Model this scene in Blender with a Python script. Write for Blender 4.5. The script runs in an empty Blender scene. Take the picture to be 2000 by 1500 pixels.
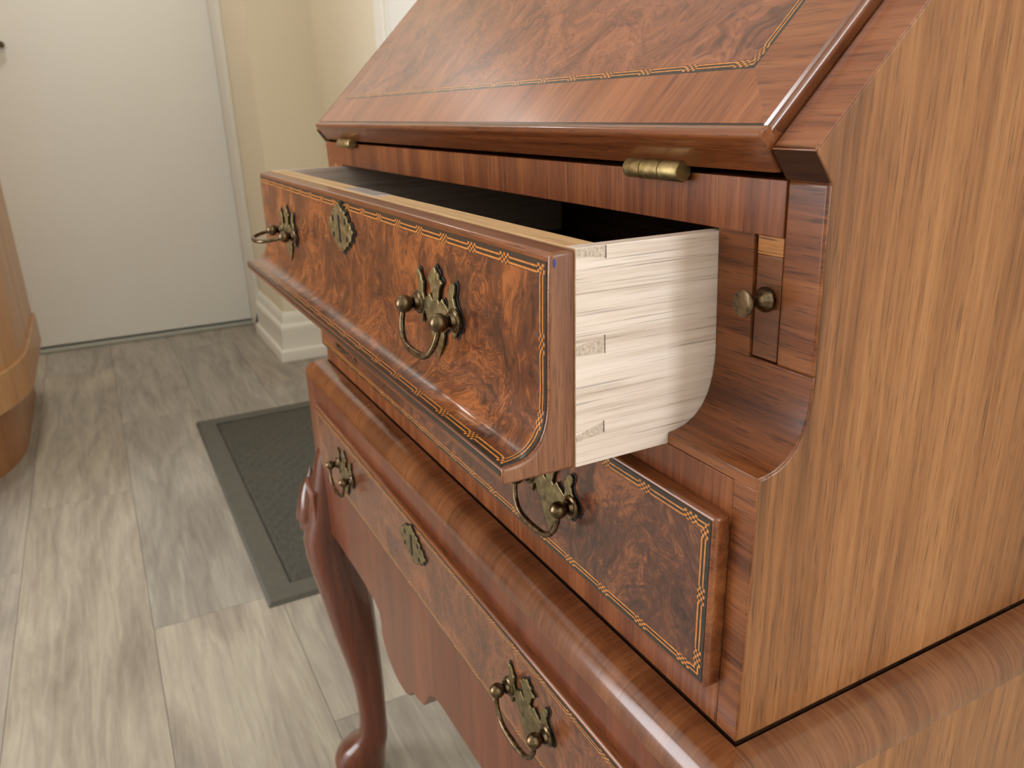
import bpy, bmesh, math, random
from mathutils import Vector, Matrix
random.seed(7)
SC = bpy.context.scene
COL = SC.collection
ZF = 0.645            # height of the waist of the bureau above the floor
ZCEIL = 2.42          # ceiling height
W = 0.70              # width of the bureau case

# ------------------------------------------------------------------ camera
cam_d = bpy.data.cameras.new('camera')
cam = bpy.data.objects.new('camera', cam_d); COL.objects.link(cam)
_r = Vector((0.4680, 0.8833, -0.0274)); _u = Vector((-0.2824, 0.1789, 0.9425)); _f = Vector((-0.8374, 0.4333, -0.3331))
_m = Matrix((( _r.x, _u.x, -_f.x), (_r.y, _u.y, -_f.y), (_r.z, _u.z, -_f.z))).to_4x4()
_m.translation = Vector((0.2091, -0.2199, 0.2827 + ZF))
cam.matrix_world = _m
cam_d.sensor_width = 36.0
cam_d.lens = 1527.8 / 2000 * 36
cam_d.clip_start = 0.01
cam_d.dof.use_dof = True
cam_d.dof.focus_distance = 0.39
cam_d.dof.aperture_fstop = 17.0
SC.camera = cam

# ------------------------------------------------------------------ world and light
wd = bpy.data.worlds.new('world'); SC.world = wd; wd.use_nodes = True
wd.node_tree.nodes['Background'].inputs[0].default_value = (0.75, 0.87, 1.0, 1)
wd.node_tree.nodes['Background'].inputs[1].default_value = 1.0

def area(name, loc, target, sx, sy, power, color):
    l = bpy.data.lights.new(name, 'AREA'); l.shape = 'RECTANGLE'; l.size = sx; l.size_y = sy
    l.energy = power; l.color = color
    o = bpy.data.objects.new(name, l); COL.objects.link(o)
    o.location = loc
    o.rotation_euler = (Vector(target) - Vector(loc)).to_track_quat('-Z', 'Y').to_euler()
    return o
# daylight entering through the three window openings of the room (see the walls below)
area('daylight_back', (1.60, 0.66, 1.45), (1.60, -3.0, 1.45), 0.90, 1.40, 66.0, (0.90, 0.95, 1.0))
area('daylight_patio_door', (-1.60, -2.86, 1.15), (-1.60, 3.0, 1.15), 1.50, 2.00, 78.0, (0.97, 0.98, 1.0))
area('daylight_right', (2.46, -0.90, 1.55), (-3.0, -0.90, 1.55), 1.30, 1.30, 4.0, (0.96, 0.98, 1.0))
# fill light added at the ceiling, out of view, to brighten the white door
area('door_fill_light', (-2.75, -0.25, ZCEIL - 0.012), (-2.75, -0.25, 0.0), 0.22, 0.22, 6.5, (1.0, 0.96, 0.90))

vs = SC.view_settings
vs.view_transform = 'Standard'; vs.look = 'None'; vs.gamma = 1.0; vs.exposure = 0.03
vs.use_curve_mapping = False

# ------------------------------------------------------------------ material helpers
class NT:
    def __init__(s, name):
        s.m = bpy.data.materials.new(name); s.m.use_nodes = True
        s.t = s.m.node_tree; s.b = s.t.nodes['Principled BSDF']
        s.co = s.t.nodes.new('ShaderNodeTexCoord')
    def n(s, ty, **kw):
        k = s.t.nodes.new(ty)
        for a, b in kw.items(): setattr(k, a, b)
        return k
    def l(s, a, b): s.t.links.new(a, b)
    def mapping(s, sc, loc=(0, 0, 0), rot=(0, 0, 0), src='Object'):
        m = s.n('ShaderNodeMapping'); s.l(s.co.outputs[src], m.inputs[0])
        m.inputs[1].default_value = loc; m.inputs[2].default_value = rot; m.inputs[3].default_value = sc
        return m.outputs[0]
    def noise(s, vec, scale=1, detail=4, rough=0.55, dist=0):
        k = s.n('ShaderNodeTexNoise'); s.l(vec, k.inputs['Vector'])
        k.inputs['Scale'].default_value = scale; k.inputs['Detail'].default_value = detail
        k.inputs['Roughness'].default_value = rough; k.inputs['Distortion'].default_value = dist
        return k.outputs[0], k.outputs[1]
    def ramp(s, fac, stops, interp='LINEAR'):
        k = s.n('ShaderNodeValToRGB'); s.l(fac, k.inputs[0]); cr = k.color_ramp; cr.interpolation = interp
        while len(cr.elements) < len(stops): cr.elements.new(0.5)
        for e, (p, c) in zip(cr.elements, stops):
            e.position = p; e.color = (*c, 1) if len(c) == 3 else c
        return k.outputs[0]
    def math(s, op, a, b=None, c=None):
        k = s.n('ShaderNodeMath', operation=op)
        for i, x in enumerate((a, b, c)):
            if x is None: continue
            if isinstance(x, (int, float)): k.inputs[i].default_value = x
            else: s.l(x, k.inputs[i])
        return k.outputs[0]
    def mix(s, fac, a, b, mode='MIX'):
        k = s.n('ShaderNodeMix', data_type='RGBA', blend_type=mode)
        for i, x in ((0, fac), (6, a), (7, b)):
            if isinstance(x, (int, float)): k.inputs[i].default_value = x
            elif isinstance(x, tuple): k.inputs[i].default_value = (*x, 1)
            else: s.l(x, k.inputs[i])
        return k.outputs[2]
    def bump(s, h, strength=0.2, dist=0.001):
        k = s.n('ShaderNodeBump'); k.inputs['Strength'].default_value = strength; k.inputs['Distance'].default_value = dist
        s.l(h, k.inputs['Height']); s.l(k.outputs[0], s.b.inputs['Normal'])
    def out(s, color, rough=0.4, coat=0.0, metal=0.0, spec=0.5, coat_rough=0.12):
        if isinstance(color, tuple): s.b.inputs['Base Color'].default_value = (*color, 1)
        else: s.l(color, s.b.inputs['Base Color'])
        if isinstance(rough, (int, float)): s.b.inputs['Roughness'].default_value = rough
        else: s.l(rough, s.b.inputs['Roughness'])
        s.b.inputs['Coat Weight'].default_value = coat; s.b.inputs['Coat Roughness'].default_value = coat_rough
        s.b.inputs['Metallic'].default_value = metal; s.b.inputs['Specular IOR Level'].default_value = spec
        return s.m

def srgb(r, g, b):
    f = lambda c: ((c / 255 + 0.055) / 1.055) ** 2.4 if c > 10 else c / 255 / 12.92
    return (f(r), f(g), f(b))

def wood(name, dark, mid, light, axis='z', rough=0.32, coat=0.35, band=26, fine=210, pore=0.55, rand=0.0, along=3.0, rot=(0, 0, 0), wav=0.6, pa=14, pt=0.38, bump=0.06, spec=0.4):
    t = NT(name)
    def sc(f, a): return tuple(a if c in axis else f for c in 'xyz')
    loc = (0, 0, 0)
    def mp(f, a):
        v = t.mapping(sc(f, a), rot=rot)
        if rand:
            oi = t.n('ShaderNodeObjectInfo'); k = t.n('ShaderNodeVectorMath', operation='ADD')
            cb = t.n('ShaderNodeCombineXYZ'); m_ = t.math('MULTIPLY', oi.outputs['Random'], 37.0)
            for i in range(3): t.l(m_, cb.inputs[i])
            t.l(v, k.inputs[0]); t.l(cb.outputs[0], k.inputs[1]); return k.outputs[0]
        return v
    b1, _ = t.noise(mp(band, along * 0.6), 1, 3, 0.5, wav)
    b2, _ = t.noise(mp(fine, along * 2.2), 1, 5, 0.65, 0.4)
    b3, _ = t.noise(mp(fine * 4.5, along * pa), 1, 2, 0.5, 0)
    g = t.math('MULTIPLY_ADD', b2, 0.55, t.math('MULTIPLY', b1, 0.55))
    col = t.ramp(g, [(0.36, dark), (0.53, mid), (0.72, light)])
    pm = t.ramp(b3, [(pt - 0.05, (0, 0, 0)), (pt + 0.05, (1, 1, 1))])
    pr = t.math('SUBTRACT', 1.0, t.math('MULTIPLY', t.math('SUBTRACT', 1.0, pm), pore))
    col = t.mix(1.0, col, pr, 'MULTIPLY')
    if rand:
        oi = t.n('ShaderNodeObjectInfo')
        hs = t.n('ShaderNodeHueSaturation'); t.l(col, hs.inputs['Color'])
        t.l(t.math('MULTIPLY_ADD', oi.outputs['Random'], rand * 2, 1 - rand), hs.inputs['Value'])
        col = hs.outputs[0]
    t.bump(t.math('MULTIPLY_ADD', b2, 0.4, pm), bump, 0.0002)
    ro = t.math('MULTIPLY_ADD', b2, 0.12, rough - 0.06)
    return t.out(col, ro, coat, spec=spec)

def burl(name, scale=1.0, loc=(0, 0, 0), dark=srgb(62, 26, 16), mid=srgb(112, 56, 28), light=srgb(168, 92, 42), rough=0.3):
    t = NT(name)
    base = t.mapping((scale, scale * 0.9, scale * 0.9), loc=loc)
    _, wc = t.noise(base, 16, 3, 0.5, 0.4)
    ad = t.n('ShaderNodeVectorMath', operation='MULTIPLY_ADD')
    t.l(wc, ad.inputs[0]); ad.inputs[1].default_value = (0.16, 0.16, 0.16); t.l(base, ad.inputs[2])
    big, _ = t.noise(ad.outputs[0], 24, 3, 0.55, 0.9)
    swirl, _ = t.noise(ad.outputs[0], 75, 6, 0.62, 2.2)
    st = t.n('ShaderNodeMapping'); t.l(ad.outputs[0], st.inputs[0]); st.inputs[3].default_value = (420, 420, 90)
    fine, _ = t.noise(st.outputs[0], 1, 4, 0.6, 1.2)
    g = t.math('MULTIPLY_ADD', swirl, 0.45, t.math('MULTIPLY_ADD', fine, 0.22, t.math('MULTIPLY', big, 0.42)))
    col = t.ramp(g, [(0.43, dark), (0.545, mid), (0.65, light)])
    t.bump(fine, 0.05, 0.0003)
    return t.out(col, t.math('MULTIPLY_ADD', swirl, 0.1, rough - 0.05), 0.4)

def plain(name, color, rough=0.5, var=0.05, scale=8, metal=0.0, bump=0.0, coat=0.0):
    t = NT(name)
    a, _ = t.noise(t.mapping((scale,) * 3), 1, 5, 0.6, 0.2)
    k = t.ramp(a, [(0.3, tuple(c * (1 - var) for c in color)), (0.7, tuple(min(1, c * (1 + var)) for c in color))])
    if bump: t.bump(a, bump, 0.001)
    return t.out(k, rough, coat, metal)

def brass(name, c1, c2, rough):
    t = NT(name)
    a, _ = t.noise(t.mapping((260,) * 3), 1, 4, 0.6, 0.5)
    k = t.ramp(a, [(0.32, c1), (0.68, c2)])
    t.bump(a, 0.015, 0.0002)
    return t.out(k, t.math('MULTIPLY_ADD', a, 0.25, rough - 0.1), 0, 1.0)

def inlay(name, flip=False, period=0.034):
    """string inlay: thick ebony line, boxwood / ebony / boxwood lines, chequer nodes at intervals (UV: metres along, 0..1 across)"""
    t = NT(name)
    sp = t.n('ShaderNodeSeparateXYZ'); t.l(t.co.outputs['UV'], sp.inputs[0])
    u, v = sp.outputs[0], sp.outputs[1]
    fr = t.math('FRACT', t.math('DIVIDE', u, period))
    node = t.math('LESS_THAN', fr, 0.26)
    rows = t.ramp(v, [(0, (0, 0, 0)), (0.40, (1, 1, 1)), (0.54, (0, 0, 0)), (0.78, (1, 1, 1)), (0.94, (0, 0, 0))], 'CONSTANT')
    cu = t.math('FLOOR', t.math('DIVIDE', fr, 0.052)); cv = t.math('FLOOR', t.math('MULTIPLY', v, 4.6))
    chk = t.math('MODULO', t.math('ADD', cu, cv), 2.0)
    inb = t.math('GREATER_THAN', v, 0.22)
    chk = t.math('MULTIPLY', chk, inb)
    sel = t.math('ADD', t.math('MULTIPLY', node, chk), t.math('MULTIPLY', t.math('SUBTRACT', 1.0, node), rows))
    a, _ = t.noise(t.mapping((300, 300, 300)), 1, 3, 0.6)
    box = t.ramp(a, [(0.3, srgb(172, 98, 34)), (0.7, srgb(214, 140, 62))])
    eb = t.ramp(a, [(0.3, srgb(22, 18, 14)), (0.7, srgb(44, 37, 29))])
    return t.out(t.mix(sel, eb, box), 0.32, 0.3)

# walnut family
M = {}
M['side'] = wood('walnut_side_panel', srgb(88, 53, 29), srgb(130, 83, 48), srgb(160, 110, 68), 'z', 0.38, 0.12, 26, 210, 0.45, along=3.0, rot=(math.radians(4), 0, 0), wav=0.35)
M['stile'] = wood('walnut_crossbanded_stile', srgb(72, 35, 17), srgb(110, 60, 30), srgb(140, 85, 47), 'x', 0.3, 0.15, 40, 230, 0.55, along=4, rot=(0, math.radians(-8), 0), wav=0.3)
M['rail'] = wood('walnut_vertical_rail', srgb(78, 36, 17), srgb(114, 60, 29), srgb(146, 86, 45), 'z', 0.32, 0.15, 55, 260, 0.5, along=3, wav=0.2)
M['stand'] = wood('walnut_stand_front', srgb(74, 32, 17), srgb(102, 49, 26), srgb(124, 66, 37), 'z', 0.3, 0.25, 30, 150, 0.2, along=4, wav=1.0)
M['mould'] = wood('walnut_moulding_veneer', srgb(84, 45, 25), srgb(106, 60, 33), srgb(130, 80, 47), 'yz', 0.2, 0.5, 32, 200, 0.25, rand=0.10, along=6, wav=0.1, bump=0.01)
M['mould_side'] = wood('walnut_moulding_veneer_side', srgb(86, 49, 29), srgb(112, 68, 41), srgb(136, 89, 57), 'xz', 0.2, 0.5, 40, 220, 0.3, rand=0.08, along=6, wav=0.1, bump=0.01)
M['band'] = wood('walnut_fall_crossband', srgb(108, 60, 36), srgb(140, 82, 50), srgb(162, 102, 66), 'yz', 0.32, 0.3, 40, 230, 0.45, along=3, wav=0.2)
M['band_x'] = wood('walnut_fall_crossband_end', srgb(100, 54, 32), srgb(132, 77, 47), srgb(154, 98, 63), 'x', 0.32, 0.3, 40, 230, 0.45, along=3, wav=0.3)
M['edge'] = wood('walnut_edge_moulding', srgb(80, 40, 21), srgb(116, 64, 34), srgb(146, 89, 50), 'x', 0.3, 0.4, 50, 240, 0.5, along=4, wav=0.3)
M['edge_z'] = wood('walnut_edge_moulding_upright', srgb(90, 53, 35), srgb(118, 75, 51), srgb(142, 98, 70), 'z', 0.42, 0.1, 60, 240, 0.4, along=5, wav=0.4)
M['bead'] = wood('walnut_polished_bead', srgb(84, 46, 28), srgb(116, 68, 42), srgb(140, 90, 60), 'yz', 0.16, 0.8, 60, 240, 0.2, along=5, wav=0.2, bump=0.01)
M['nose'] = wood('dark_stained_nose', srgb(34, 17, 10), srgb(50, 27, 16), srgb(64, 36, 20), 'x', 0.55, 0.0, 40, 200, 0.3, spec=0.15)
M['leg'] = wood('walnut_cabriole_leg', srgb(66, 29, 17), srgb(88, 41, 23), srgb(108, 56, 33), 'z', 0.22, 0.5, 20, 110, 0.15, along=3)
M['burl_up'] = burl('walnut_burl_open_drawer', 0.85, (0.3, 0.1, 0.2), srgb(52, 24, 13), srgb(102, 53, 27), srgb(158, 91, 43))
M['burl_low'] = burl('walnut_burl_lower_drawer', 0.8, (1.3, 0.4, 2.2), srgb(48, 24, 18), srgb(90, 49, 32), srgb(142, 84, 48))
M['burl_base'] = burl('walnut_burl_stand_drawer', 0.8, (2.1, 1.4, 0.7), srgb(66, 33, 22), srgb(104, 58, 35), srgb(140, 84, 50))
M['burl_fall'] = burl('walnut_burl_fall', 0.9, (0.6, 2.0, 1.1), srgb(84, 46, 34), srgb(130, 75, 50), srgb(158, 98, 66))
M['oak'] = wood('pale_oak_drawer_side', srgb(170, 147, 130), srgb(208, 191, 178), srgb(222, 208, 198), 'y', 0.35, 0.15, 50, 300, 0.42, along=4, rot=(math.radians(-14), 0, 0), wav=0.2, pa=4, pt=0.36)
M['oak_x'] = wood('pale_oak_drawer_top', srgb(170, 132, 90), srgb(194, 156, 110), srgb(212, 178, 134), 'x', 0.42, 0.1, 60, 240, 0.2, along=4, wav=0.2)
M['oak_end'] = wood('oak_end_grain', srgb(150, 130, 112), srgb(184, 166, 150), srgb(204, 188, 172), 'x', 0.55, 0, 700, 900, 0.6, along=30)
M['inside'] = wood('shade_dark_interior', srgb(30, 17, 10), srgb(48, 29, 17), srgb(66, 42, 25), 'x', 0.75, 0, 50, 200, 0.4, spec=0.08)  # shade inside the carcase is put into this dark wood colour
M['loper'] = wood('walnut_loper', srgb(70, 34, 16), srgb(104, 58, 30), srgb(128, 76, 42), 'x', 0.3, 0.3, 40, 200, 0.5)
M['loper_end'] = wood('pale_loper_end', srgb(120, 72, 34), srgb(164, 108, 56), srgb(186, 130, 74), 'x', 0.35, 0.2, 60, 260, 0.8)
M['gap'] = plain('dark_joint_wax_shadow', (0.006, 0.005, 0.005), 0.7, 0.1)  # near-black for joints, and for wax with the painted plate shadows
M['inlay'] = inlay('chequered_boxwood_inlay')
M['ebony'] = plain('ebony_line', srgb(44, 38, 32), 0.35, 0.2, 200)
M['brass'] = brass('antique_brass_plate', srgb(106, 95, 66), srgb(150, 136, 99), 0.4)
M['brass_d'] = brass('dark_antique_brass', srgb(74, 61, 46), srgb(122, 104, 79), 0.26)
M['hinge'] = brass('yellow_brass_hinge', srgb(136, 118, 78), srgb(172, 152, 108), 0.45)
M['steel'] = brass('steel_lock_plate', srgb(150, 150, 156), srgb(190, 190, 196), 0.35)
M['shadow'] = plain('black_hole', (0.004, 0.003, 0.003), 0.9, 0)
M['ink'] = plain('blue_ink_mark', srgb(40, 44, 110), 0.5, 0.2, 400)

# room
def floor_mat():
    t = NT('grey_washed_vinyl_plank')
    oi = t.n('ShaderNodeObjectInfo')
    cb = t.n('ShaderNodeCombineXYZ'); r_ = t.math('MULTIPLY', oi.outputs['Random'], 53.0)
    for i in range(3): t.l(r_, cb.inputs[i])
    def mp(sc):
        k = t.n('ShaderNodeVectorMath', operation='ADD'); t.l(t.mapping(sc), k.inputs[0]); t.l(cb.outputs[0], k.inputs[1]); return k.outputs[0]
    a, _ = t.noise(mp((1.3, 7, 7)), 1, 4, 0.6, 1.6)
    b, _ = t.noise(mp((4, 60, 60)), 1, 6, 0.65, 1.2)
    w = t.math('MULTIPLY_ADD', b, 0.45, t.math('MULTIPLY', a, 0.6))
    col = t.ramp(w, [(0.33, srgb(124, 115, 106)), (0.52, srgb(156, 148, 136)), (0.68, srgb(182, 175, 160))])
    hs = t.n('ShaderNodeHueSaturation'); t.l(col, hs.inputs['Color'])
    t.l(t.math('MULTIPLY_ADD', oi.outputs['Random'], 0.16, 0.93), hs.inputs['Value'])
    t.l(t.math('MULTIPLY_ADD', oi.outputs['Random'], 0.35, 0.8), hs.inputs['Saturation'])
    t.bump(b, 0.08, 0.0006)
    return t.out(hs.outputs[0], 0.5, 0)
M['floor'] = floor_mat()
M['floor_base'] = plain('dark_plank_joint', srgb(140, 129, 114), 0.8)
M['cream'] = plain('cream_wall_paint', srgb(233, 223, 200), 0.75, 0.015, 3)
M['ceiling'] = plain('white_ceiling_paint', srgb(240, 238, 232), 0.85, 0.01, 3)
M['white'] = plain('white_trim_paint', srgb(236, 233, 224), 0.4, 0.012, 3)
M['door'] = plain('white_door_paint', srgb(236, 235, 229), 0.38, 0.012, 2)
M['threshold'] = plain('grey_threshold', srgb(170, 172, 162), 0.5, 0.05)
M['rubber'] = plain('dark_grey_rubber', srgb(84, 82, 74), 0.55, 0.12, 60, bump=0.1)
M['pile'] = plain('charcoal_mat_pile', srgb(72, 70, 62), 0.8, 0.35, 140, bump=0.6)
M['lightwood'] = wood('light_maple', srgb(158, 112, 70), srgb(178, 130, 86), srgb(192, 148, 102), 'z', 0.4, 0.2, 14, 90, 0.1, along=2)
M['lightwood_r'] = wood('reddish_maple_plinth', srgb(132, 84, 48), srgb(152, 102, 62), srgb(168, 118, 76), 'z', 0.4, 0.2, 14, 90, 0.1, along=2)

# ------------------------------------------------------------------ mesh helpers
def link(name, verts, faces, mat, parent=None, smooth=False, uvs=None, mats=None, fm=None, bevel=0, seg=2, angle=40, weld=False):
    me = bpy.data.meshes.new(name); me.from_pydata([tuple(v) for v in verts], [], faces)
    if mats:
        for m in mats: me.materials.append(m)
        if fm:
            for p, i in zip(me.polygons, fm): p.material_index = i
    else: me.materials.append(mat)
    if uvs:
        uv = me.uv_layers.new(name='UVMap')
        for lp in me.loops: uv.data[lp.index].uv = uvs[lp.vertex_index]
    bm = bmesh.new(); bm.from_mesh(me)
    if weld: bmesh.ops.remove_doubles(bm, verts=bm.verts, dist=1e-6)
    bmesh.ops.recalc_face_normals(bm, faces=bm.faces)
    bm.to_mesh(me); bm.free()
    if smooth:
        for p in me.polygons: p.use_smooth = True
        me.set_sharp_from_angle(angle=math.radians(angle))
    o = bpy.data.objects.new(name, me); COL.objects.link(o)
    if parent is not None: adopt(o, parent)
    if bevel:
        b = o.modifiers.new('bevel', 'BEVEL'); b.width = bevel; b.segments = seg; b.limit_method = 'ANGLE'; b.angle_limit = math.radians(angle)
        for p in me.polygons: p.use_smooth = True
        me.set_sharp_from_angle(angle=math.radians(angle))
        b.harden_normals = False
    return o

def adopt(o, parent):
    o.parent = parent
    base = Matrix.Identity(4); p = parent
    while p is not None:
        base = Matrix.Translation(p.location) @ p.matrix_parent_inverse @ Matrix.Identity(4) if False else base
        p = p.parent
    # every parent used here is only translated
    t = Vector((0, 0, 0)); p = parent
    t = world_loc(parent)
    o.matrix_parent_inverse = Matrix.Translation(-t)

def world_loc(o):
    if o.parent is None: return o.location.copy()
    return world_loc(o.parent) + o.matrix_parent_inverse.translation + o.location

def box(name, x0, x1, y0, y1, z0, z1, mat, parent=None, bevel=0, seg=2, zf=ZF):
    v = [(x, y, z + zf) for x in (x0, x1) for y in (y0, y1) for z in (z0, z1)]
    f = [(0, 1, 3, 2), (4, 6, 7, 5), (0, 4, 5, 1), (2, 3, 7, 6), (0, 2, 6, 4), (1, 5, 7, 3)]
    return link(name, v, f, mat, parent, bevel=bevel, seg=seg)

def prism(name, poly, a0, a1, axis, mat, parent=None, bevel=0, seg=2, smooth=False, mats=None, fmf=None, zf=ZF, angle=40):
    """poly: 2-D outline; axis 'x': (y,z) extruded in x; 'y': (x,z) in y; 'z': (x,y) in z"""
    def P(p, a):
        if axis == 'x': return (a, p[0], p[1] + zf)
        if axis == 'y': return (p[0], a, p[1] + zf)
        return (p[0], p[1], a + zf)
    n = len(poly)
    v = [P(p, a0) for p in poly] + [P(p, a1) for p in poly]
    f = [tuple(range(n)), tuple(range(n, 2 * n))] + [(i, (i + 1) % n, n + (i + 1) % n, n + i) for i in range(n)]
    fm = None
    if fmf: fm = [fmf('a0', None), fmf('a1', None)] + [fmf('s', i) for i in range(n)]
    o = link(name, v, f, mat, parent, smooth=smooth, bevel=bevel, seg=seg, mats=mats, fm=fm, angle=angle)
    return o

def tube(name, pts, rad, mat, parent=None, seg=12, loc=None, caps=True):
    pts = [Vector(p) for p in pts]; n = len(pts); v = []; f = []
    up = None
    for i, p in enumerate(pts):
        t = (pts[min(i + 1, n - 1)] - pts[max(i - 1, 0)]).normalized()
        if up is None: up = t.orthogonal().normalized()
        a = (up - t * up.dot(t)).normalized(); up = a; b = t.cross(a)
        r = rad[i] if isinstance(rad, (list, tuple)) else rad
        for k in range(seg):
            w = 2 * math.pi * k / seg; v.append(p + a * (r * math.cos(w)) + b * (r * math.sin(w)))
    for i in range(n - 1):
        for k in range(seg):
            f.append((i * seg + k, i * seg + (k + 1) % seg, (i + 1) * seg + (k + 1) % seg, (i + 1) * seg + k))
    if caps: f += [tuple(range(seg)), tuple(range((n - 1) * seg, n * seg))]
    return link(name, v, f, mat, parent, smooth=True, angle=60)

def lathe(name, prof, origin, axis, mat, parent=None, seg=24, angle=40):
    """prof: (distance along axis, radius)"""
    ax = Vector(axis).normalized(); a = ax.orthogonal().normalized(); b = ax.cross(a); o = Vector(origin)
    v = []; f = []; n = len(prof)
    for d, r in prof:
        for k in range(seg):
            w = 2 * math.pi * k / seg; v.append(o + ax * d + a * (r * math.cos(w)) + b * (r * math.sin(w)))
    for i in range(n - 1):
        for k in range(seg): f.append((i * seg + k, i * seg + (k + 1) % seg, (i + 1) * seg + (k + 1) % seg, (i + 1) * seg + k))
    f += [tuple(range(seg)), tuple(range((n - 1) * seg, n * seg))]
    return link(name, v, f, mat, parent, smooth=True, angle=angle)

def patch(name, surf, c, nu, nt, h, mat, parent, along='u', base=-0.0006, flip=False):
    """veneer piece on a surface: c = four (u,t) corners (00,10,11,01); h = lift above the surface"""
    v = []; uvs = []; f = []
    L = 0.0
    for j in range(nt + 1):
        for i in range(nu + 1):
            a, b = i / nu, j / nt
            u = (c[0][0] * (1 - a) + c[1][0] * a) * (1 - b) + (c[3][0] * (1 - a) + c[2][0] * a) * b
            t = (c[0][1] * (1 - a) + c[1][1] * a) * (1 - b) + (c[3][1] * (1 - a) + c[2][1] * a) * b
            p, nrm = surf(u, t); v.append(p + nrm * h)
            uvs.append((u, 1 - b if flip else b) if along == 'u' else (t, 1 - a if flip else a))
    q = lambda i, j: j * (nu + 1) + i
    for j in range(nt):
        for i in range(nu): f.append((q(i, j), q(i + 1, j), q(i + 1, j + 1), q(i, j + 1)))
    ring = [q(i, 0) for i in range(nu + 1)] + [q(nu, j) for j in range(1, nt + 1)] + [q(i, nt) for i in range(nu - 1, -1, -1)] + [q(0, j) for j in range(nt - 1, 0, -1)]
    n0 = len(v)
    inv = {}
    for k, idx in enumerate(ring):
        i = idx % (nu + 1); j = idx // (nu + 1); a, b = i / nu, j / nt
        u = (c[0][0] * (1 - a) + c[1][0] * a) * (1 - b) + (c[3][0] * (1 - a) + c[2][0] * a) * b
        t = (c[0][1] * (1 - a) + c[1][1] * a) * (1 - b) + (c[3][1] * (1 - a) + c[2][1] * a) * b
        p, nrm = surf(u, t); v.append(p + nrm * base); uvs.append(uvs[idx])
    m = len(ring)
    for k in range(m): f.append((ring[k], n0 + k, n0 + (k + 1) % m, ring[(k + 1) % m]))
    return link(name, v, f, mat, parent, smooth=True, uvs=uvs, angle=40)

def empty(name, loc, label, cat, group=None):
    o = bpy.data.objects.new(name, None); COL.objects.link(o); o.location = loc; o.empty_display_size = 0.1
    o['label'] = label; o['category'] = cat
    if group: o['group'] = group
    return o
def tag(o, label, cat): o['label'] = label; o['category'] = cat; return o
def struct(o): o['kind'] = 'structure'; return o

# ------------------------------------------------------------------ the room (z from the floor: zf=0)
XL, XR, YF, YB, ZC = -3.56, 2.40, -2.80, 0.60, 2.42
floor = struct(box('floor', XL - 0.02, XR, YF, YB + 0.02, -0.06, -0.004, M['floor_base'], zf=0))
floor['label'] = 'grey washed vinyl plank floor'
PW = 0.2375
row_first = {-2: -1.61, -1: -1.92, 0: -1.24}
ys = -0.498
k0 = int(math.floor((YF - ys) / PW)); k1 = int(math.ceil((YB - ys) / PW))
for k in range(k0, k1 + 1):
    y0 = max(ys + k * PW, YF); y1 = min(ys + (k + 1) * PW, YB)
    if y1 - y0 < 0.01: continue
    joint = {-1: -1.61, 0: -1.92, 1: -1.24, 2: -2.05, 3: -2.6}.get(k, -1.9 + 1.22 * random.random())
    x = joint - 1.22 * 3
    while x < XR:
        x0 = max(x, XL); x1 = min(x + 1.22, XR)
        if x1 - x0 > 0.02:
            g = 0.0002; c = 0.0003
            v = [(x0 + g, y0 + g, -0.004), (x1 - g, y0 + g, -0.004), (x1 - g, y1 - g, -0.004), (x0 + g, y1 - g, -0.004),
                 (x0 + g + c, y0 + g + c, 0), (x1 - g - c, y0 + g + c, 0), (x1 - g - c, y1 - g - c, 0), (x0 + g + c, y1 - g - c, 0)]
            f = [(4, 5, 6, 7), (0, 1, 5, 4), (1, 2, 6, 5), (2, 3, 7, 6), (3, 0, 4, 7)]
            link('plank', v, f, M['floor'], floor)
        x += 1.22
ceil = struct(box('ceiling', XL, XR + 0.1, YF - 0.1, YB + 0.12, ZC, ZC + 0.05, M['ceiling'], zf=0))
lathe('fill_light_ring', [(0.0, 0.20), (0.010, 0.20), (0.012, 0.19), (0.012, 0.165), (0.0, 0.165)], (-2.75, -0.25, ZC), (0, 0, -1), M['white'], ceil)  # unseen ring added round the fill light for the door
def wall_open(name, axis, pos, th, a0, a1, o0, o1, z0, z1, mat):
    """wall with one window opening o0..o1 / z0..z1, as one mesh"""
    v = []; f = []
    def bx(p0, p1, q0, q1):
        n = len(v)
        for a in (p0, p1):
            for t in (pos, pos + th):
                for z in (q0, q1): v.append((t, a, z) if axis == 'x' else (a, t, z))
        f.extend([tuple(n + i for i in q) for q in ((0, 1, 3, 2), (4, 6, 7, 5), (0, 4, 5, 1), (2, 3, 7, 6), (0, 2, 6, 4), (1, 5, 7, 3))])
    bx(a0, o0, 0, ZC); bx(o1, a1, 0, ZC); bx(o0, o1, 0, z0); bx(o0, o1, z1, ZC)
    return struct(link(name, v, f, mat))
wall_open('wall_front', 'y', YF - 0.1, 0.1, XL, XR, -2.35, -0.85, 0.12, 2.18, M['cream'])
wall_open('wall_right', 'x', XR, 0.1, YF, YB, -1.55, -0.25, 0.90, 2.20, M['cream'])
wall_open('wall_back', 'y', YB, 0.1, -2.87, XR, 1.15, 2.05, 0.72, 2.18, M['cream'])
# wall with the white door, its return and the projecting corner
struct(box('wall_left', XL - 0.12, XL - 0.03, YF, 0.39, 0, ZC, M['cream'], zf=0))
struct(box('wall_corner', XL - 0.12, -2.87, 0.37, YB + 0.1, 0, ZC, M['cream'], zf=0))
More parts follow.
